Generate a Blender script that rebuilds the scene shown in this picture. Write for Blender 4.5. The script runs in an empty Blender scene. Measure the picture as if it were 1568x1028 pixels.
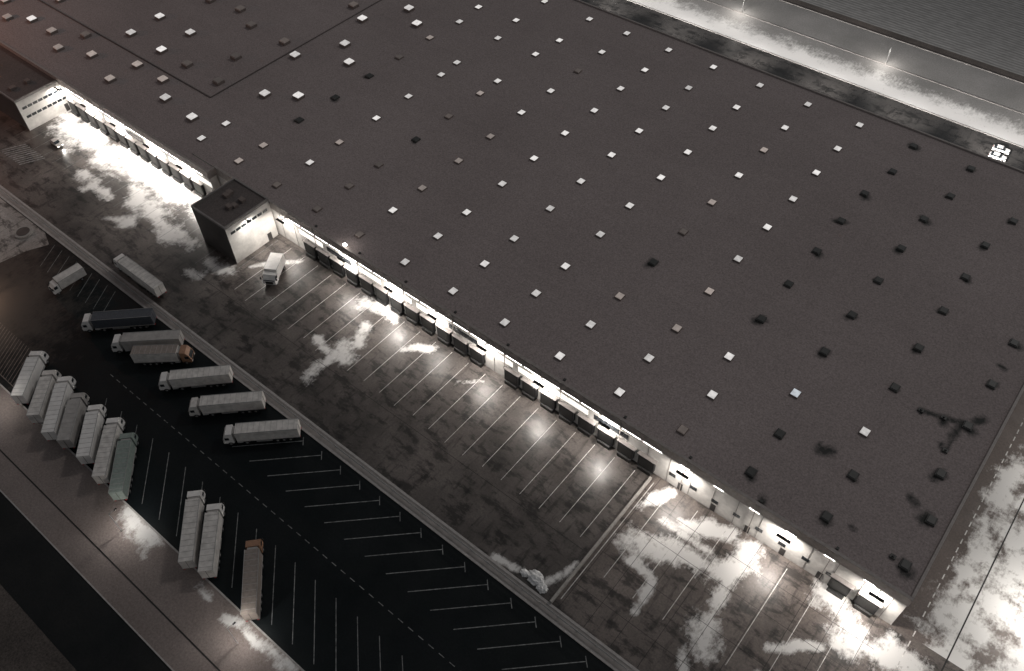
import bpy, bmesh, numpy as np, math, random
from mathutils import Matrix, Vector
from mathutils import noise as mn
random.seed(7)
ZR=10.5
S=bpy.context.scene
# ---------- positions in metres, projected from image pixels (x along the facade, y away from it)
def T_(s): 
    v=[tuple(float(q) for q in a.split(',')) for a in s.split()]; return v
D={}
D['B']=T_("-187,93 -200,94 -180,112 -172,117 -188,130 -173,137 -181,143 -187,156 -172,164 -180,169 -221,108 -222,119 -237,119 -236,108 -208,99 -220,99 -220,90 -235,94 -246,90 -246,99 -256,94 -267,94 -274,90 -195,108 -209,108 -201,119 -196,133 -211,133 -221,137 -195,160 -233,135 -284,95 -271,106")
D['R']=T_("-134,156 -134,173 -133,183 -133,198 -149,156 -148,173 -150,184 -150,198")
D['M']=T_("-163,89 -163,97 -164,110 -164,123 -164,136 -164,148 -164,161 -163,173 -164,183 -178,89 -178,97")
D['V']=T_("4,122 7,123 -11,101 0,121 9,125 7,101 7,115 0,90 -14,85.5 8,89 9,141")
D['T']=T_("-171.1,36.9 -170.7,45.3 -166.8,52.4 -149.8,52.5 -155.7,35.6 -144.1,46.5 -145.0,36.1 -133.9,46.6 -137.7,37.7 -129.4,44.9 -128.1,36.2 -117.4,47.0 -117.7,36.1 -106.6,46.8 -106.7,36.2 -95.6,46.7")
D['L']=T_("-155.1,25.0 -146.7,15.1 -148.3,23.7 -139.5,14.6 -144.3,24.7 -133.4,14.2 -138.3,24.0 -129.2,15.1 -132.7,24.6 -123.0,15.3 -126.9,25.1 -116.6,14.7 -121.6,24.6 -111.0,14.6 -100.4,24.8 -89.0,14.4 -95.2,25.4 -84.8,15.4 -83.6,25.2 -72.8,15.1")
# ---------- camera
PSI,TH,RHO=[math.radians(a) for a in (129.969,49.792,-1.208)]
Fv=Vector((math.cos(PSI)*math.cos(TH),math.sin(PSI)*math.cos(TH),-math.sin(TH))); R0=Vector((math.sin(PSI),-math.cos(PSI),0)); U0=R0.cross(Fv)
Rv=R0*math.cos(RHO)+U0*math.sin(RHO); Uv=U0*math.cos(RHO)-R0*math.sin(RHO)
cd=bpy.data.cameras.new("camera"); cam=bpy.data.objects.new("camera",cd); S.collection.objects.link(cam)
cam.matrix_world=Matrix(((Rv[0],Uv[0],-Fv[0],0),(Rv[1],Uv[1],-Fv[1],0),(Rv[2],Uv[2],-Fv[2],145),(0,0,0,1)))
cd.sensor_width=36; cd.lens=29.937; cd.clip_end=6000; cd.clip_start=1; S.camera=cam
S.view_settings.view_transform='Standard'
# ---------- materials
def nodes(name):
    m=bpy.data.materials.new(name); m.use_nodes=True; nt=m.node_tree
    return m,nt,nt.nodes["Principled BSDF"]
def N(nt,t,**k):
    n=nt.nodes.new(t)
    for a,v in k.items(): setattr(n,a,v)
    return n
def pos(nt,scale=(1,1,1)):
    g=N(nt,'ShaderNodeNewGeometry'); mp=N(nt,'ShaderNodeMapping'); mp.inputs['Scale'].default_value=scale
    nt.links.new(g.outputs['Position'],mp.inputs['Vector']); return mp.outputs[0]
def noise(nt,v,s,d=4,r=.6):
    n=N(nt,'ShaderNodeTexNoise'); n.inputs['Scale'].default_value=s; n.inputs['Detail'].default_value=d; n.inputs['Roughness'].default_value=r
    nt.links.new(v,n.inputs['Vector']); return n.outputs[0]
def ramp(nt,v,a,b,c0=(0,0,0,1),c1=(1,1,1,1)):
    r=N(nt,'ShaderNodeValToRGB'); r.color_ramp.elements[0].position=a; r.color_ramp.elements[1].position=b
    r.color_ramp.elements[0].color=c0; r.color_ramp.elements[1].color=c1
    nt.links.new(v,r.inputs[0]); return r.outputs[0]
def mixc(nt,f,a,b,mode='MIX'):
    m=N(nt,'ShaderNodeMix',data_type='RGBA',blend_type=mode)
    for s,v in ((m.inputs[0],f),(m.inputs[6],a),(m.inputs[7],b)):
        if isinstance(v,(int,float)): s.default_value=v
        elif isinstance(v,tuple): s.default_value=v if len(v)==4 else v+(1,)
        else: nt.links.new(v,s)
    return m.outputs[2]
def math_(nt,op,a,b=0.0):
    m=N(nt,'ShaderNodeMath',operation=op)
    for s,v in ((m.inputs[0],a),(m.inputs[1],b)):
        if isinstance(v,(int,float)): s.default_value=v
        else: nt.links.new(v,s)
    return m.outputs[0]
def simple(name,col,rough=.5,metal=0,var=.25,scale=1.5,emit=None,es=0):
    m,nt,b=nodes(name); v=pos(nt); n=noise(nt,v,scale,5)
    c=mixc(nt,ramp(nt,n,.3,.75),tuple(x*(1-var) for x in col),tuple(min(1,x*(1+var*.5)) for x in col))
    nt.links.new(c,b.inputs['Base Color']); b.inputs['Roughness'].default_value=rough; b.inputs['Metallic'].default_value=metal
    if emit: b.inputs['Emission Color'].default_value=emit+(1,); b.inputs['Emission Strength'].default_value=es
    return m
def skymat(name,col,var,emit,e0,e1,rough=.4):
    m,nt,b=nodes(name); v=pos(nt); n=noise(nt,v,1.2,5)
    c=mixc(nt,ramp(nt,n,.3,.75),tuple(x*(1-var) for x in col),col); nt.links.new(c,b.inputs['Base Color']); b.inputs['Roughness'].default_value=rough
    oi=N(nt,'ShaderNodeObjectInfo'); mr=N(nt,'ShaderNodeMapRange'); mr.inputs[3].default_value=e0; mr.inputs[4].default_value=e1
    nt.links.new(oi.outputs['Random'],mr.inputs[0]); b.inputs['Emission Color'].default_value=emit+(1,)
    nt.links.new(math_(nt,'MULTIPLY',mr.outputs[0],ramp(nt,n,.25,.6,(.6,.6,.6,1))),b.inputs['Emission Strength']); return m
def roofmat(name,c0,c1):
    m,nt,b=nodes(name); v=pos(nt)
    big=ramp(nt,noise(nt,v,.03,4),.3,.7); c=mixc(nt,big,c0,c1)
    gr=ramp(nt,noise(nt,v,2.6,3,.9),.3,.7,(.60,.60,.60,1),(1.32,1.32,1.32,1)); c=mixc(nt,1.0,c,gr,'MULTIPLY')
    w=N(nt,'ShaderNodeTexBrick'); w.offset=0; w.inputs['Scale'].default_value=1; w.inputs['Mortar Size'].default_value=.03; w.inputs['Brick Width'].default_value=14.43; w.inputs['Row Height'].default_value=2.0
    w.inputs['Color1'].default_value=(1,1,1,1); w.inputs['Color2'].default_value=(.96,.96,.96,1); w.inputs['Mortar'].default_value=(.9,.9,.9,1)
    nt.links.new(v,w.inputs['Vector']); c=mixc(nt,1.0,c,w.outputs[0],'MULTIPLY')
    st=ramp(nt,noise(nt,v,.12,6,.7),.66,.76,(1,1,1,1),(.82,.82,.82,1)); c=mixc(nt,1.0,c,st,'MULTIPLY')
    at=N(nt,'ShaderNodeAttribute',attribute_name='snow_and_tint')
    k=math_(nt,'ADD',at.outputs['Fac'],math_(nt,'MULTIPLY',math_(nt,'SUBTRACT',noise(nt,v,.9,6,.7),.5),1.2))
    k=math_(nt,'MULTIPLY',ramp(nt,k,.25,.85),ramp(nt,at.outputs['Fac'],.02,.25))
    c=mixc(nt,k,c,(.035,.035,.033))
    nt.links.new(c,b.inputs['Base Color']); b.inputs['Roughness'].default_value=.8
    return m
def groundmat(name,dark,light,rough=(.3,.65),stain=True,patchcol=(.70,.69,.68),fine=.35,lo=.35,hi=.7,spec=.5,amp=2.4,r1=.84):
    m,nt,b=nodes(name); v=pos(nt)
    n1=noise(nt,v,.06,6,.65); f=ramp(nt,n1,lo,hi); c=mixc(nt,f,dark,light)
    if stain:
        vs=pos(nt,(.5,1.1,1)); n2=noise(nt,vs,.35,5,.7); s=ramp(nt,n2,.50,.60,(1,1,1,1),(.30,.30,.30,1)); c=mixc(nt,1.0,c,s,'MULTIPLY')
        vs=pos(nt,(1.6,.35,1)); n3=noise(nt,vs,.5,4,.6); s3=ramp(nt,n3,.55,.66,(1,1,1,1),(.45,.45,.45,1)); c=mixc(nt,1.0,c,s3,'MULTIPLY')
    g=ramp(nt,noise(nt,v,2.4,4,.85),.3,.7,(1-fine,)*3+(1,),(1+fine,)*3+(1,)); c=mixc(nt,1.0,c,g,'MULTIPLY')
    at=N(nt,'ShaderNodeAttribute',attribute_name='snow_and_tint')
    k=math_(nt,'ADD',at.outputs['Fac'],math_(nt,'MULTIPLY',math_(nt,'SUBTRACT',noise(nt,v,.22,10,.72),.5),amp))
    k=math_(nt,'ADD',k,math_(nt,'MULTIPLY',math_(nt,'SUBTRACT',noise(nt,pos(nt,(1.5,.5,1)),1.2,6,.8),.5),.9))
    k=math_(nt,'MULTIPLY',ramp(nt,k,.38,r1,(0,0,0,1),(.96,.96,.96,1)),ramp(nt,at.outputs['Fac'],.02,.2))
    c=mixc(nt,k,c,patchcol)
    nt.links.new(c,b.inputs['Base Color']); b.inputs['Specular IOR Level'].default_value=spec
    rr=N(nt,'ShaderNodeMapRange'); rr.inputs[1].default_value=.3; rr.inputs[2].default_value=.7; rr.inputs[3].default_value=rough[0]; rr.inputs[4].default_value=rough[1]
    nt.links.new(noise(nt,v,.15,6,.7),rr.inputs[0])
    r2=math_(nt,'MAXIMUM',rr.outputs[0],math_(nt,'MULTIPLY',k,.7)); nt.links.new(r2,b.inputs['Roughness'])
    bp=N(nt,'ShaderNodeBump'); bp.inputs['Strength'].default_value=.3; bp.inputs['Distance'].default_value=.06
    nt.links.new(noise(nt,v,2.2,5),bp.inputs['Height']); nt.links.new(bp.outputs[0],b.inputs['Normal'])
    return m
MT=dict(
 roof=roofmat("roof_membrane",(.300,.250,.242),(.360,.302,.293)),
 roof2=roofmat("annex_roof_membrane",(.10,.085,.08),(.15,.125,.12)),
 parapet=simple("parapet_metal",(.36,.32,.30),.5),
 wall=simple("white_wall_panels",(.72,.70,.67),.5,scale=.5),
 wallgrey=simple("grey_wall_panels",(.28,.26,.25),.6,scale=.5),
 walldark=simple("dark_panels",(.06,.055,.053),.6,scale=.5),
 concrete=simple("concrete",(.36,.34,.32),.8),
 kerb=simple("kerb_concrete",(.40,.38,.37),.8),
 darkrub=simple("black_rubber",(.018,.018,.02),.6),
 paint=simple("white_paint",(.75,.74,.72),.6,var=.6,scale=1.2),
 paintd=simple("worn_white_paint",(.28,.29,.29),.6,var=.75,scale=1.2),
 tan=simple("worn_tan_paint",(.20,.165,.15),.6,var=.6,scale=1.2),
 joint=simple("joint_sealant",(.015,.014,.014),.7),
 glass=simple("window_glass",(.03,.035,.04),.15),
 steel=simple("galvanised_steel",(.45,.45,.45),.4,.6),
 curb=simple("skylight_curb",(.20,.16,.145),.6),
 white=simple("white_vehicle_paint",(.80,.78,.76),.35,scale=.8,var=.15),
 cream=simple("pale_trailer",(.70,.67,.64),.45,scale=.8,var=.3),
 greyt=simple("grey_trailer",(.42,.40,.385),.5,scale=.8),
 navy=simple("navy_trailer",(.075,.083,.098),.4),
 green=simple("green_trailer",(.26,.31,.285),.5),
 orange=simple("orange_paint",(.34,.19,.12),.45),
 brown=simple("brown_trailer",(.28,.24,.215),.5),
 black=simple("chassis_black",(.02,.02,.02),.5),
 red=simple("red_lamp",(.4,.02,.02),.3),
 snow_and_tint=simple("snow_and_tint",(.75,.75,.75),.8),
 window_lit=simple("lit_window",(.8,.8,.75),.3,emit=(1,.94,.88),es=1.0,var=.4),
 glow_strip=simple("added_strip_glow",(.8,.8,.8),.3,emit=(1,.94,.88),es=16),
 lamp=simple("lamp_glow",(.8,.8,.8),.3,emit=(1,.95,.88),es=12),
 lampw=simple("sodium_lamp_glow",(.8,.6,.4),.3,emit=(1,.55,.28),es=12),
 sky_on=skymat("skylight_lit",(.75,.74,.73),.15,(1,.96,.93),.38,.80),
 sky_blue=skymat("skylight_lit_cool",(.74,.77,.8),.15,(.86,.93,1),.4,.5),
 sky_warm=skymat("skylight_lit_warm",(.6,.54,.50),.15,(1,.84,.76),.12,.32),
 sky_dim=skymat("skylight_dim",(.36,.31,.285),.2,(1,.8,.7),.0,.05),
 sky_off=simple("skylight_dark",(.06,.06,.057),.4),
)
MT['yard']=groundmat("yard_asphalt",(.042,.037,.034),(.150,.130,.121),(.27,.5))
MT['yard2']=groundmat("yard_concrete",(.080,.067,.061),(.18,.152,.139),(.3,.55),amp=2.3,r1=.80)
MT['lot']=groundmat("truck_lot_asphalt",(.003,.0055,.0065),(.009,.012,.0135),(.35,.6),False,patchcol=(.07,.060,.054),spec=.2,amp=1.2)
MT['verge']=groundmat("verge_gravel",(.17,.14,.13),(.25,.21,.197),(.8,.9),False)
MT['soil']=groundmat("dark_grass_soil",(.05,.042,.038),(.12,.10,.09),(.9,.95),False,fine=.7)
MT['road']=groundmat("road_asphalt",(.008,.010,.011),(.02,.02,.02),(.5,.8),False,spec=.2)
MT['side']=groundmat("side_road_surface",(.09,.072,.064),(.15,.122,.112),(.45,.7),False,amp=2.9,r1=.85)
MT['back']=groundmat("back_yard_asphalt",(.03,.028,.027),(.065,.06,.057),(.2,.4),True)
MT['backroad']=groundmat("back_road",(.19,.186,.18),(.28,.27,.265),(.5,.8),False,amp=1.1,r1=.75)
MT['pad']=groundmat("old_concrete",(.26,.235,.22),(.46,.43,.41),(.6,.8),True)
def fieldmat():
    m,nt,b=nodes("ploughed_field"); v=pos(nt)
    w=N(nt,'ShaderNodeTexWave',bands_direction='Y'); w.inputs['Scale'].default_value=.22; w.inputs['Distortion'].default_value=1.5; w.inputs['Detail'].default_value=3; w.inputs['Detail Scale'].default_value=.4
    nt.links.new(v,w.inputs['Vector']); c=mixc(nt,w.outputs['Fac'],(.18,.18,.18),(.31,.305,.30))
    g=ramp(nt,noise(nt,pos(nt,(.3,1,1)),.8,5,.8),.3,.7,(.6,.6,.6,1),(1.25,1.25,1.25,1)); c=mixc(nt,1.0,c,g,'MULTIPLY')
    nt.links.new(c,b.inputs['Base Color']); b.inputs['Roughness'].default_value=.9; return m
MT['field']=fieldmat()
# ---------- mesh builder
class MB:
    def __init__(s): s.v=[];s.f=[];s.m=[];s.mats=[]
    def mi(s,k):
        if k not in s.mats: s.mats.append(k)
        return s.mats.index(k)
    def poly(s,pts,k):
        i=len(s.v); s.v+=list(pts); s.f.append(tuple(range(i,i+len(pts)))); s.m.append(s.mi(k))
    def box(s,x0,x1,y0,y1,z0,z1,k,top=None,inset=0,front=None):
        i=len(s.v); t=inset
        s.v+=[(x0,y0,z0),(x1,y0,z0),(x1,y1,z0),(x0,y1,z0),(x0+t,y0+t,z1),(x1-t,y0+t,z1),(x1-t,y1-t,z1),(x0+t,y1-t,z1)]
        for q,kk in (((0,3,2,1),k),((4,5,6,7),top or k),((0,1,5,4),front or k),((1,2,6,5),k),((2,3,7,6),k),((3,0,4,7),k)):
            s.f.append(tuple(i+a for a in q)); s.m.append(s.mi(kk))
    def cyl(s,c,r,h,axis,k,n=14,r2=None):
        r2=r if r2 is None else r2; i=len(s.v)
        for t,rr in ((0,r),(1,r2)):
            for a in range(n):
                ca,sa=rr*math.cos(2*math.pi*a/n),rr*math.sin(2*math.pi*a/n)
                p={'x':(t*h,ca,sa),'y':(sa,t*h,ca),'z':(ca,sa,t*h)}[axis]; s.v.append((c[0]+p[0],c[1]+p[1],c[2]+p[2]))
        for a in range(n): s.f.append((i+a,i+(a+1)%n,i+n+(a+1)%n,i+n+a)); s.m.append(s.mi(k))
        s.f.append(tuple(i+a for a in reversed(range(n)))); s.f.append(tuple(i+n+a for a in range(n))); s.m+=[s.mi(k)]*2
    def prof(s,pts,y0,y1,k):
        i=len(s.v); n=len(pts)
        s.v+=[(x,y0,z) for x,z in pts]+[(x,y1,z) for x,z in pts]
        for a in range(n): s.f.append((i+a,i+n+a,i+n+(a+1)%n,i+(a+1)%n)); s.m.append(s.mi(k))
        s.f.append(tuple(i+a for a in range(n))); s.f.append(tuple(i+n+a for a in reversed(range(n)))); s.m+=[s.mi(k)]*2
    def line(s,x0,y0,x1,y1,w,z,k):
        d=math.hypot(x1-x0,y1-y0); nx,ny=-(y1-y0)/d*w/2,(x1-x0)/d*w/2
        s.poly([(x0-nx,y0-ny,z),(x1-nx,y1-ny,z),(x1+nx,y1+ny,z),(x0+nx,y0+ny,z)],k)
    def obj(s,name,parent=None,loc=(0,0,0),rz=0,bevel=0):
        me=bpy.data.meshes.new(name); me.from_pydata(s.v,[],s.f)
        for k in s.mats: me.materials.append(MT[k])
        me.polygons.foreach_set('material_index',s.m)
        bm=bmesh.new(); bm.from_mesh(me); bmesh.ops.recalc_face_normals(bm,faces=bm.faces); bm.to_mesh(me); bm.free()
        o=bpy.data.objects.new(name,me); S.collection.objects.link(o); o.location=loc; o.rotation_euler=(0,0,rz)
        if parent: o.parent=parent
        if bevel:
            b=o.modifiers.new("bevel",'BEVEL'); b.width=bevel; b.segments=2; b.limit_method='ANGLE'
        return o
def empty(name,loc=(0,0,0),rz=0):
    e=bpy.data.objects.new(name,None); S.collection.objects.link(e); e.location=loc; e.rotation_euler=(0,0,rz); return e
def flatfix(o):
    bm=bmesh.new(); bm.from_mesh(o.data)
    for f in bm.faces:
        if f.normal.z<0: f.normal_flip()
    bm.to_mesh(o.data); bm.free(); return o
def light(name,kind,loc,energy,target=None,color=(1,.95,.88),size=.6,spot=120,parent=None,blend=.6,sx=None):
    l=bpy.data.lights.new(name,kind); l.energy=energy; l.color=color
    if kind=='AREA':
        l.shape='DISK'; l.size=size
        if sx: l.shape='RECTANGLE'; l.size=sx; l.size_y=size
    if kind=='SPOT': l.spot_size=math.radians(spot); l.spot_blend=blend; l.shadow_soft_size=size
    if kind=='POINT': l.shadow_soft_size=size
    o=bpy.data.objects.new(name,l); S.collection.objects.link(o); o.location=loc
    if target is not None:
        d=Vector(target)-Vector(loc); o.rotation_euler=d.to_track_quat('-Z','Y').to_euler()
    if parent: o.parent=parent
    return o
# ---------- ground sheets
def sheet(name,x0,x1,y0,y1,z,k):
    b=MB(); b.poly([(x0,y0,z),(x1,y0,z),(x1,y1,z),(x0,y1,z)],k); return flatfix(b.obj(name))
def gridsheet(name,x0,x1,y0,y1,z,k,strokes,res=1.0,rough=True):
    nx=int((x1-x0)/res)+1; ny=int((y1-y0)/res)+1
    xs=np.linspace(x0,x1,nx); ys=np.linspace(y0,y1,ny); X,Y=np.meshgrid(xs,ys); 
    val=np.zeros_like(X)
    for st in strokes:
        w=st[0]; pts=list(st[1:])
        if rough and len(pts)>1:
            fine=[]
            for (ax,ay),(bx,by) in zip(pts[:-1],pts[1:]):
                n=max(1,int(math.hypot(bx-ax,by-ay)/3))
                for q in range(n): fine.append((ax+(bx-ax)*q/n+random.gauss(0,w*.25),ay+(by-ay)*q/n+random.gauss(0,w*.25)))
            fine.append(pts[-1]); pts=fine
        if len(pts)==1: pts=pts*2
        for (ax,ay),(bx,by) in zip(pts[:-1],pts[1:]):
            ww=w*(random.uniform(.6,1.4) if rough else 1)
            dx,dy=bx-ax,by-ay; L=dx*dx+dy*dy+1e-9
            t=np.clip(((X-ax)*dx+(Y-ay)*dy)/L,0,1); d=np.hypot(X-ax-t*dx,Y-ay-t*dy)
            val=np.maximum(val,np.clip(1.0-d/(ww*1.7),0,1))
    vs=np.stack([X.ravel(),Y.ravel(),np.full(X.size,z)],-1)
    idx=np.arange(nx*ny).reshape(ny,nx)
    fs=np.stack([idx[:-1,:-1],idx[:-1,1:],idx[1:,1:],idx[1:,:-1]],-1).reshape(-1,4)
    me=bpy.data.meshes.new(name); me.from_pydata(vs.tolist(),[],fs.tolist()); me.materials.append(MT[k])
    a=me.attributes.new('snow_and_tint','FLOAT','POINT'); a.data.foreach_set('value',val.ravel().astype(np.float32))  # one mask for slush, roof stains and lamp glow painted on lot and verge
    o=bpy.data.objects.new(name,me); S.collection.objects.link(o); return o
sheet("ground",-2500,2500,-2500,3000,-.03,'soil')
yard=[
 (4.5,(-228,77),(-210,75),(-196,77)),(3.6,(-196,77),(-170,77.5)),(3,(-190,71),(-172,69),(-166,66)),(1.8,(-185,60),(-178,63)),
 (2.6,(-166,66),(-160,68)),(2.2,(-150,67),(-144,68)),(1.2,(-152,61),(-149,62)),(2.0,(-205,80),(-170,80)),(2,(-205,66),(-190,65)),
 (3.4,(-112,80),(-104,81)),(2.2,(-107,76),(-104,71)),(2.4,(-106,68),(-103,66)),(1.4,(-106,66),(-106,57)),(1.1,(-112,66),(-104,66)),
 (1.2,(-142,72),(-134,80)),(.8,(-95,76),(-90,80)),(.6,(-80,76),(-76,80)),
 (.7,(-48,50.6),(-43,51.6)),(.8,(-38,52.5),(-35.5,57),(-35.2,60)),
]
yard2=[(2.2,(-12,82),(-12.5,74),(-12,68),(-10,60)),(2.5,(-31,70),(-22,73),(-15,74)),(1.4,(-28,66),(-22.7,64.9),(-22,58)),
 (2.6,(2,83),(9,79)),(1.5,(-33,76),(-30,82)),(1.1,(-1,67),(6,73)),(3.2,(9,76),(15,78)),(1.0,(-12,58),(-8,52)),(1.2,(0,62),(10,60)),(1.6,(-24,78),(-16,82)),(.9,(-28,76),(-18,76)),(2.4,(14,80),(24,78)),(2,(12,66),(20,72))]
gridsheet("loading_yard_pavement",-340,-34.6,50.2,84,.0,'yard',yard)
gridsheet("concrete_yard_pavement",-34.6,60,50.2,84,.0,'yard2',yard2,.8)
side=[(4.5,(24,85),(23,95),(26,110),(25,125),(28,140)),(2,(19.5,90),(20,110),(19.5,130)),(5,(34,84),(33,140)),(2.6,(18,81),(23,86)),(3,(20,150),(28,160))]
gridsheet("side_road",13.5,60,84,205,.0,'side',side)
gridsheet("back_yard_pavement",-420,60,205,231.5,.0,'back',[],2)
gridsheet("snowy_back_strip",-420,60,231.5,247,.0,'backroad',[(9,(-420,233),(60,233))],2,False)
sheet("back_road",-420,60,247,262,.0,'backroad')
sheet("field",-700,500,266,1200,.0,'field')
gridsheet("truck_parking_lot",-340,60,15,47.6,.0,'lot',[(20,(-260,28),(-175,27))],4,False)  # brown stroke paints the sodium glow into the lot surface
gridsheet("verge",-340,60,1.2,15,-.004,'verge',[(2.0,(-108,14),(-99,13)),(1.4,(-78,12.5),(-70,13.5),(-62,14.5)),(1.1,(-86,13),(-82,13))],1)  # pale strokes paint the lamp-lit spots into the verge colour
sheet("lower_road",-340,200,-9,1.2,-.008,'road')
b=MB(); b.poly([(-240,47.4,.012),(-192,47.4,.012),(-187.2,45.6,.012),(-189.6,40.8,.012),(-191,34.3,.012),(-215,32,.012)],'pad'); b.cyl((-196,44,.013),2.2,.5,'z','concrete',24); b.cyl((-196,44,.514),1.6,.1,'z','walldark',24)
b.obj("concrete_pad")
# kerbs and rails
b=MB()
b.box(-340,60,47.6,48.1,-.01,.14,'kerb'); b.box(-340,60,49.7,50.2,-.01,.14,'kerb'); b.box(-340,60,48.1,49.7,-.01,.06,'wallgrey')
b.obj("dividing_kerb")
b=MB(); x=-260
for zz in (.55,.8): b.box(-340,40,48.85,48.92,zz,zz+.16,'steel')
while x<40: b.box(x,x+.12,48.93,49.05,0,1.0,'steel'); x+=4
b.obj("guard_rail")
b=MB(); b.box(-340,60,14.8,15.1,-.01,.13,'kerb'); b.box(-340,60,1.1,1.35,-.02,.12,'kerb'); b.box(-340,60,6.0,6.25,-.02,.05,'joint'); b.obj("roadside_kerb")
b=MB(); b.box(-420,60,231.3,231.7,-.01,.14,'kerb'); b.box(-420,60,246.8,247.1,-.01,.14,'wallgrey'); b.box(-420,60,262,262.3,-.02,.14,'wallgrey'); b.obj("back_kerb")
b=MB(); b.box(-34.8,-34.3,50.2,82.3,0,.8,'concrete'); 
b.obj("concrete_barrier",bevel=.06)
# markings
b=MB()
x=-99.1-5.43*1
while x<20: 
    b.line(x,36,x+10.3,46,.15,.006,'paintd'); b.line(x+9.6,46.6,x+11,45.2,.15,.010,'paintd'); x+=5.43
x=-135
while x<20: b.line(x,27.2,x+11,16.8,.13,.006,'paintd'); x+=5.4
x=-140
while x<20: b.line(x,31.4,x+1.2,31.4,.13,.006,'paintd'); x+=2.4
for i in range(9): b.line(-186+i*3.2,46.5,-182+i*3.2,40,.12,.02,'paintd')
flatfix(b.obj("truck_lot_markings"))
b=MB(); hx,hy=-151.7,18.4
for i in range(16): b.line(hx-17+i*1.0,hy-2,hx-22+i*1.0,hy+6,.16,.014,'tan')
b.line(hx-17,hy-2,hx-1,hy-2,.2,.018,'tan'); flatfix(b.obj("hatched_road_marking"))
b=MB(); x=-239.6
while x<-36:
    b.line(x,64+random.uniform(-.5,.5),x,82,.11,.006,'paint' if x>-140 else 'paintd'); x+=4.8
b.line(-150,62,-36,62,.1,.006,'joint')
x=-30
while x<12: b.line(x,60,x,82,.12,.006,'paint'); x+=6.2
b.line(-33.6,52,-33.6,82,.15,.006,'paint')
for y in (56,64,72,78): b.line(-34,y,13,y,.08,.009,'joint')
for i in range(9): b.line(-33+i*5.5,50.5,-33+i*5.5,83.5,.08,.012,'joint')
flatfix(b.obj("yard_markings"))
b=MB(); y=60
while y<200: b.line(17.2,y,17.2,y+1.2,.2,.006,'paint'); y+=2.2
b.line(23.2,50,23.2,205,.25,.006,'joint'); flatfix(b.obj("side_road_markings"))
b=MB()
for i in range(10): b.line(-232+i*1.1,58,-229+i*1.1,64,.35,.008,'paintd')
flatfix(b.obj("pedestrian_crossing_marking"))
# ---------- warehouse
wh=empty("warehouse_building")
X0,X1,Y0,Y1=-560,13.5,83.8,205
XL,YL=-166,81.4
b=MB()
b.poly([(X0,Y0,0),(X1,Y0,0),(X1,Y0,ZR),(X0,Y0,ZR)],'wall'); b.poly([(X1,Y0,0),(X1,Y1,0),(X1,Y1,ZR),(X1,Y0,ZR)],'wallgrey')
b.poly([(X1,Y1,0),(X0,Y1,0),(X0,Y1,ZR),(X1,Y1,ZR)],'wallgrey'); b.poly([(X0,Y1,0),(X0,Y0,0),(X0,Y0,ZR),(X0,Y1,ZR)],'wallgrey')
b.box(X0,XL,YL,Y0-.3,0,ZR-.024,'wall','roof'); b.obj("walls",wh)
st={0:['d','on','w','on','on','on'],1:['d','d','d','o','d','w'],2:['d','on','w','w','w','on','on','d','on','on'],
3:['on']*10,4:['on']*10,5:['on']*10,6:['on','on','w','o','d','w','on','w','on','on'],7:['on','on','w','w','on','on','on','on','on','on'],
8:['d','on','on','o','o','o','o','o','o','o'],9:['o','o','b','o','o','o','o','o','o','o'],10:['o','o','on']+['o']*7,11:['o']*10}
Xr=[-148.4+14.43*i for i in range(12)]; Yr=[88.9,99.5,109.8,123.0,135.6,148.6,161.2,173.7,185.4,198.2]
SK=[]
for i in range(12):
    for j,s in enumerate(st[i]):
        x=Xr[i]-(2.1 if i>=8 and 2<=j<8 else 0)
        SK.append((x+random.uniform(-.15,.15),Yr[j]+random.uniform(-.15,.15),s,1.5,1.7,.5))
for (x,y) in D['R']: SK.append((x,y,'on',1.5,1.7,.5))
for (x,y),s in zip(D['M'],['w','w','o','o','o','d','w','on','on','on','on']): SK.append((x,y,s,1.6,1.8,.5))
s3=['on','on','on','on','on','on','on','on','on','on','on','on','on','on','w','w','w','w','w','d','w','on','w','d','d','d','d','d','d','d','d','w','w']
for (x,y),s in zip(D['B'],s3): SK.append((x,y,s,2.2,2.2,1.1))
stains=[(random.uniform(.8,1.25),(x,y),(x+random.uniform(-1,1),y-random.uniform(.2,1.2))) for x,y,s,*_ in SK if s=='o']
stains+=[(random.uniform(.6,1.1),(x,y),(x+random.uniform(-1.5,1.5),y+random.uniform(-1.5,1.5))) for x,y in D['V']]
V=D['V']; stains+=[(.7,V[3],V[0],V[1]),(.7,V[1],V[6]),(1.2,V[2],(V[2][0]+1.5,V[2][1]+1))]
gridsheet("roof",-175,X1,Y0,Y1,ZR-.02,'roof',stains,.7).parent=wh
b=MB(); b.poly([(X0,Y0-.3,ZR-.021),(-175,Y0-.3,ZR-.021),(-175,Y1,ZR-.021),(X0,Y1,ZR-.021)],'roof'); flatfix(b.obj("roof_left",wh))
b=MB()
zf=ZR-2.0
b.box(XL,X1+.15,Y0-.3,Y0+.3,zf,ZR+.3,'parapet'); b.box(X0,XL-.01,YL-.3,YL+.3,zf,ZR+.3,'parapet'); b.box(XL-.01,XL+.3,YL-.3,Y0-.31,zf,ZR+.3,'parapet')
b.box(X1-.35,X1+.15,Y0+.3,Y1-.3,zf,ZR+.35,'parapet'); b.box(X0,X1+.15,Y1-.3,Y1+.2,ZR-.9,ZR+.35,'parapet')
x=-130
while x<10: b.box(x,x+.5,Y0+.6,Y0+1.1,ZR-.01,ZR+.25,'sky_off'); b.box(x+.1,x+.25,Y0-.42,Y0-.3,0,ZR,'parapet'); x+=14.43
b.obj("parapet",wh)
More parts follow.
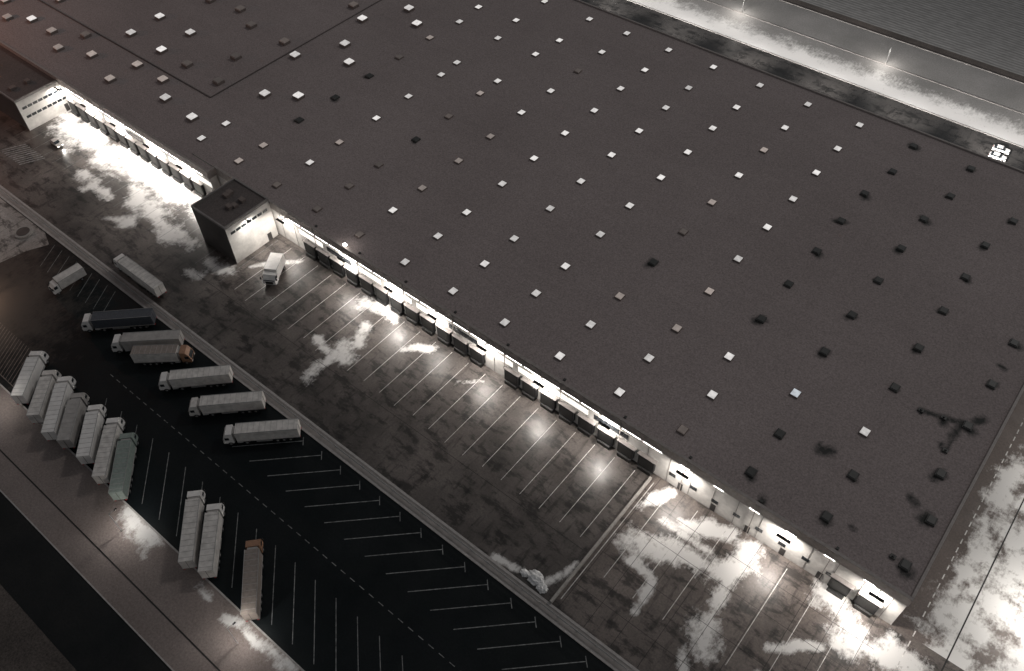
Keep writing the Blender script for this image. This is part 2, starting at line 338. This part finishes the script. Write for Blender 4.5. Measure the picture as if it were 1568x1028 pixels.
# glowing strip added under the fascia to even out the wall light
b=MB()
x=-230.5
while x<-36:
    if not(-168<x<-141):
        yy=YL if x<-166 else Y0
        b.box(x,x+4.1,yy-.26,yy-.14,zf-.16,zf-.01,'glow_strip')
    x+=4.81
x=-30
while x<10: b.box(x,x+2.0,Y0-.26,Y0-.14,zf-.16,zf-.01,'glow_strip'); x+=7.2
b.obj("added_glow_strips",wh)
b=MB(); b.box(X0,-191,101.9,102.2,ZR-.02,ZR+.2,'roof2'); b.box(-191.2,-190.9,102.2,Y1-1,ZR-.02,ZR+.2,'roof2'); b.obj("fire_wall_upstand",wh)
def skyl(x,y,st,sx,sy,h):
    b=MB(); k={'on':'sky_on','b':'sky_blue','w':'sky_warm','d':'sky_dim','o':'sky_off'}[st]
    kk='curb' if st!='o' else 'sky_off'
    b.box(-sx/2-.12,sx/2+.12,-sy/2-.12,sy/2+.12,0,h*.7,kk,inset=.05)
    b.box(-sx/2,sx/2,-sy/2,sy/2,h*.7+.003,h,k,inset=.12)
    return b.obj("skylight",wh,loc=(x,y,ZR-.02),rz=random.uniform(-.03,.03))
for s_ in SK: skyl(*s_)
for x,y in D['V'][::3]:
    b=MB(); b.box(-.5,.5,-.4,.4,0,.35,'sky_off'); b.cyl((0,0,.35),.2,.2,'z','black'); b.obj("roof_vent",wh,loc=(x,y,ZR-.02))
# docks
docks=[(-132.5+4.8*i,Y0) for i in range(21) if i not in (12,)]+[(-230+4.8*i,YL) for i in range(13)]+[(3.5,Y0),(8.6,Y0)]
b=MB()
for x,yy in docks:
    b.box(x-1.8,x+1.8,yy-.8,yy-.01,1.0,4.4,'darkrub'); b.box(x-1.35,x+1.35,yy-.85,yy-.81,1.2,3.9,'black'); b.box(x-1.5,x+1.5,yy-1.2,yy-.01,0,.98,'black'); b.box(x-2.1,x+2.1,yy-.9,yy-.01,4.42,4.6,'wallgrey')
b.obj("dock_shelters",wh)
b=MB()
for i,x in enumerate(np.arange(-230,-38,9.6)):
    if -172<x<-136: continue
    yy=YL if x<-166 else Y0
    b.box(x-1.9,x+6.2,yy-.10,yy-.01,5.4,6.9,'window_lit' if i%4!=3 else 'glass')
for x in np.arange(-31,2,4.6): b.box(x-.7,x+.7,83.72,83.79,2.8,3.8,'glass')
for x in np.arange(-29,12,7.2): b.box(x-.5,x+.5,83.72,83.79,0.02,2.2,'walldark')
b.obj("strip_windows",wh)
b=MB()
for x in np.arange(-234,13,14.43/3): 
    yy=YL if x<-166 else Y0
    b.box(x-.05,x+.05,yy-.08,yy-.01,0.0,zf-.2,'wallgrey')
b.obj("panel_joints",wh)
lampx=[(-232,1200),(-219,2200),(-205,2200),(-190,2200),(-176,2200),(-140,1000),(-119,1500),(-104,1800),(-91,1100),(-77,1400),(-62,1300),(-46,1300),(-28.5,1700),(-8,1700),(9,1800)]
for x,e in lampx:
    p=empty("wall_lamp",(x,YL-.31 if x<-166 else Y0-.31,8.3)); q=MB(); q.box(-.08,.08,-1.3,0,.0,.12,'steel'); q.box(-1.3,1.3,-1.85,-1.25,-.02,.1,'black'); q.box(-1.25,1.25,-1.8,-1.3,-.06,-.03,'lamp'); q.obj("fixture",p)
    light("lamp_light",'AREA',(0,-1.55,-.12),e,color=(1,.93,.86),size=.5,sx=2.5,parent=p).rotation_euler=(math.radians(-8),0,0)
p=empty("roof_edge_lamp",(-119,Y0,ZR+.3)); q=MB(); q.cyl((0,0,0),.06,.7,'z','steel'); q.box(-.4,.4,-.3,.3,.7,1.0,'lamp'); q.obj("fixture",p)
light("lamp_light",'POINT',(0,-.1,1.35),160,size=.15,parent=p)
for x in np.arange(-215,20,24.5):
    p=empty("wall_floodlight",(float(x),Y1+.21,9.5)); q=MB(); q.box(-.3,.3,0,.5,0,.4,'black'); q.box(-.27,.27,.51,.53,.03,.37,'lamp'); q.obj("fixture",p)
    light("lamp_light",'SPOT',(0,.7,.2),95000,(0,38,-6),color=(1,.96,.92),size=.3,spot=72,parent=p,blend=1.0)
# annexes
def office(name,x0,x1,y0,y1,z,rows):
    e=empty(name); b=MB(); b.box(x0,x1,y0,y1,0,z,'wall','roof2',front='walldark'); b.obj("walls",e)  # front face coloured dark to paint in its shade
    b=MB(); 
    for (a,c,d,f) in ((x0-.1,x1+.1,y0-.1,y0+.25),(x0-.1,x1+.1,y1-.25,y1+.1),(x0-.1,x0+.25,y0+.25,y1-.25),(x1-.25,x1+.1,y0+.25,y1-.25)): b.box(a,c,d,f,z-.3,z+.35,'wallgrey')
    for i in range(5):
        a=x0+2+(x1-x0-5)*random.random(); c=y0+2+(y1-y0-5)*random.random(); b.box(a,a+1.6,c,c+1.2,z+.01,z+.6+.05*i,'curb')
    b.obj("roof_parapet",e)
    b=MB()
    for zz in rows:
        y=y0+1.0
        while y<y1-1.6: b.box(x1,x1+.05,y,y+1.35,zz,zz+.75,'glass'); y+=1.6
    b.box(x1,x1+.06,y1-3,y1-1.8,0,2.3,'walldark')
    b.obj("windows",e); return e
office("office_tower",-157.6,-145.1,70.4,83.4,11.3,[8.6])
p=empty("wall_lamp",(-145.0,76,10.4)); q=MB(); q.box(0,1.2,-.08,.08,0,.1,'steel'); q.box(.9,1.6,-.3,.3,-.04,.1,'black'); q.obj("fixture",p)
light("lamp_light",'AREA',(1.9,0,-.15),550,size=.5,parent=p)
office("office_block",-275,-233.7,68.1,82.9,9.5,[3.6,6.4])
# ---------- vehicles
def wheel(b,x,y,r,w=.35): b.cyl((x,y,r),r,w,'y','darkrub',16); b.cyl((x,y-.01,r),r*.5,w+.02,'y','steel',10)
def cab(b,x0,x1,k,h=3.7):
    b.prof([(x0,.7),(x1-.05,.7),(x1,1.7),(x1-.35,h-.9),(x1-.9,h),(x0,h+.1)],-1.22,1.22,k)
    b.prof([(x1+.015,1.75),(x1-.33,h-.92),(x1-.42,h-.92),(x1-.1,1.75)],-1.05,1.05,'glass')
    for s in (-1,1):
        b.box(x1-1.35,x1-.5,s*1.22-.02,s*1.22+.02,1.8,2.6,'glass'); b.box(x1-.25,x1-.1,s*1.45-.12,s*1.45+.12,1.9,2.6,'black')
        b.box(x1-.04,x1+.03,s*.9-.2,s*.9+.2,.85,1.1,'white')
    b.box(x1-.02,x1+.04,-.7,.7,.9,1.55,'black')
def semi(front,rear,k,ck,rk=None,ribs=True):
    dx,dy=front[0]-rear[0],front[1]-rear[1]; L=max(12.5,min(17,math.hypot(dx,dy))); h=L/2
    rz=math.atan2(dy,dx)+random.uniform(-.02,.02); e=empty("semi_truck",((front[0]+rear[0])/2,(front[1]+rear[1])/2,0),rz)
    b=MB(); tx=h-2.75
    b.box(-h,tx,-1.275,1.275,1.15,3.95,k,rk or k); 
    for s in (-1,1): b.box(-h-.01,tx+.01,s*1.28-.035,s*1.28+.035,3.9,4.02,'steel'); b.box(-h-.01,tx+.01,s*1.28-.03,s*1.28+.03,1.1,1.28,'greyt')
    if ribs:
        x=-h+.7
        while x<tx-.3: b.box(x,x+.07,-1.24,1.24,3.951,3.985,'greyt' if k!='navy' else k); x+=1.15
    b.box(-h-.05,-h,-.03,.03,1.2,3.9,'black'); b.box(tx,tx+.5,-.9,.9,2.2,3.7,'greyt')
    b.box(-h+.2,h-2.2,-.45,.45,.75,1.14,'black')
    for s in (-1,1): b.box(-h-.06,-h,s*1-.18,s*1+.18,.9,1.1,'red'); b.box(-h+5.6,h-6.5,s*1.2-.03,s*1.2+.03,.5,1.0,'steel')
    for x in (-h+2,-h+3.3,-h+4.6):
        wheel(b,x,-1.27,.5); wheel(b,x,.92,.5)
    b.obj("trailer",e,bevel=.025)
    b=MB(); cab(b,h-2.15,h,ck); b.box(h-6,h-.4,-.4,.4,.6,1.0,'black')
    for x in (h-1.35,h-4.6): wheel(b,x,-1.25,.52); wheel(b,x,.9,.52)
    for s in (-1,1): b.cyl((h-3.8,s*.95,.75),.32,1.1,'x','steel',12)
    b.obj("tractor",e,bevel=.04); return e
def boxtruck(front,rear,k,sc=(1,1,1)):
    dx,dy=front[0]-rear[0],front[1]-rear[1]; L=min(9,max(6.5,math.hypot(dx,dy))); h=L/2
    e=empty("box_truck",((front[0]+rear[0])/2,(front[1]+rear[1])/2,0),math.atan2(dy,dx)); e.scale=sc; b=MB()
    b.box(-h,h-1.9,-1.2,1.2,.95,3.3,k); 
    for s in (-1,1): b.box(-h-.01,h-1.89,s*1.2-.03,s*1.2+.03,3.25,3.37,'steel')
    b.box(-h+.1,h-.5,-.4,.4,.55,.94,'black'); b.obj("cargo_box",e,bevel=.03)
    b=MB(); cab(b,h-1.75,h,'white',2.7)
    for x in (-h+1.4,h-1.0): wheel(b,x,-1.15,.42,.3); wheel(b,x,.85,.42,.3)
    b.obj("cab",e,bevel=.04); return e
def car(x,y,rz,k):
    e=empty("parked_car",(x,y,0),rz); b=MB()
    b.prof([(-2.15,.35),(2.1,.35),(2.2,.65),(2.05,.85),(1.0,.98),(-2.0,1.0),(-2.2,.75)],-.88,.88,k)
    b.prof([(1.0,.97),(.35,1.42),(-1.2,1.45),(-1.95,.99)],-.74,.74,'glass'); b.prof([(.3,1.43),(.2,1.48),(-1.1,1.50),(-1.25,1.44)],-.7,.7,k)
    b.obj("body",e,bevel=.06); b=MB()
    for xx in (-1.35,1.35): wheel(b,xx,-.9,.33,.22); wheel(b,xx,.68,.33,.22)
    for s in (-1,1): b.box(2.1,2.2,s*.65-.15,s*.65+.15,.6,.75,'lamp' if k=='greyt' else 'white'); b.box(-2.22,-2.15,s*.65-.15,s*.65+.15,.65,.8,'red')
    b.obj("wheels_and_lamps",e); return e
t=D['T']
boxtruck(t[0],t[1],'cream'); semi(t[2],t[3],'cream','white'); semi(t[4],t[5],'navy','white','navy'); semi(t[6],t[7],'greyt','white'); semi(t[9],t[8],'cream','orange','brown')
semi(t[10],t[11],'cream','white'); semi(t[12],t[13],'cream','cream'); semi(t[14],t[15],'cream','white')
t=D['L']
for i,(k,c) in enumerate([('white','white'),('cream','cream'),('white','white'),('greyt','greyt'),('white','white'),('cream','white'),('green','green'),('cream','white'),('cream','white'),('brown','orange')]): semi(t[2*i],t[2*i+1],k,c)
boxtruck((-132.9,70.6),(-136.4,76.4),'white',sc=(1.12,1.3,1.15))
c=car(-221.7,69.3,.0,'greyt'); c.name="car"
light("headlight_light",'SPOT',(2.4,0,.7),900,color=(1,.97,.9),size=.2,spot=70,parent=c).rotation_euler=(0,math.radians(-80),0)
for i in range(3): car(-16.5+i*.3,226-3.6*i,.1,'white')
def pile(x,y,sx,sy,h):
    bm=bmesh.new(); bmesh.ops.create_icosphere(bm,subdivisions=5,radius=1)
    for v in bm.verts:
        d=1+.3*mn.fractal(v.co*2.6+Vector((x,y,0)),1,2,5); v.co=Vector((v.co.x*sx*d,v.co.y*sy*d,max(-.1,v.co.z*h*d)))
    for f in bm.faces: f.smooth=True
    me=bpy.data.meshes.new("snow_pile"); bm.to_mesh(me); bm.free(); me.materials.append(MT['snow_and_tint']); o=bpy.data.objects.new("snow_pile",me); S.collection.objects.link(o); o.location=(x,y,0)
pile(-39.5,52.3,1.7,1.3,.7); pile(-37.4,51.5,1.1,.9,.45); pile(-41.6,51.8,.9,.7,.35)
def street(x,y,energy,color=(1,.95,.88),k='lamp',h=6.5,rz=-math.pi/2):
    e=empty("street_lamp",(x,y,0),rz); b=MB(); b.cyl((0,0,0),.08,h,'z','steel',10,.05); b.box(-.05,1.2,-.04,.04,h-.1,h,'steel'); b.box(1.0,1.6,-.14,.14,h-.14,h-.02,'black'); b.box(1.05,1.55,-.11,.11,h-.18,h-.145,k); b.cyl((0,0,0),.2,.3,'z','concrete',10)
    b.obj("pole_and_head",e); light("lamp_light",'AREA',(1.3,0,h-.25),energy,color=color,size=.4,parent=e); return e
for x in (-156,-107,-58,-9): street(x,247.6,600,h=5.5)
for y in (70,100,130,160): street(36,y,3600,rz=math.pi,h=11)
street(-106,11,400,rz=math.pi/2); street(-72,11,450,rz=math.pi/2); street(-150,11,250,rz=math.pi/2)
street(-182,25,900,(1,.72,.54),'lampw')
street(-228,34,2600,rz=math.pi/2)
e=empty("floodlight_mast",(-289,50,0)); b=MB(); b.cyl((0,0,0),.3,34,'z','steel',12,.15); b.box(-.8,.8,-.3,.3,33.6,34.3,'black'); b.box(-.7,.7,.31,.34,33.65,34.2,'lampw'); b.obj("mast",e)
light("lamp_light",'POINT',(1.5,1.2,33.4),21000,color=(1,.45,.29),size=.5,parent=e)
# ---------- world and moon
w=bpy.data.worlds.new("World"); S.world=w; w.use_nodes=True; nt=w.node_tree; bg=nt.nodes['Background']
sk=N(nt,'ShaderNodeTexSky',sky_type='NISHITA'); sk.sun_disc=False; sk.sun_elevation=math.radians(42); sk.sun_rotation=math.radians(20)
hs=N(nt,'ShaderNodeHueSaturation'); hs.inputs['Saturation'].default_value=.12; nt.links.new(sk.outputs[0],hs.inputs['Color']); nt.links.new(hs.outputs[0],bg.inputs['Color']); bg.inputs['Strength'].default_value=.032
sl=bpy.data.lights.new("moon_light",'SUN'); sl.energy=.30; sl.angle=math.radians(4); sl.color=(1,.95,.9); so=bpy.data.objects.new("moon_light",sl); S.collection.objects.link(so)
a=math.radians(20); el=math.radians(42); d=Vector((-math.sin(a)*math.cos(el),-math.cos(a)*math.cos(el),-math.sin(el))); so.rotation_euler=d.to_track_quat('-Z','Y').to_euler()
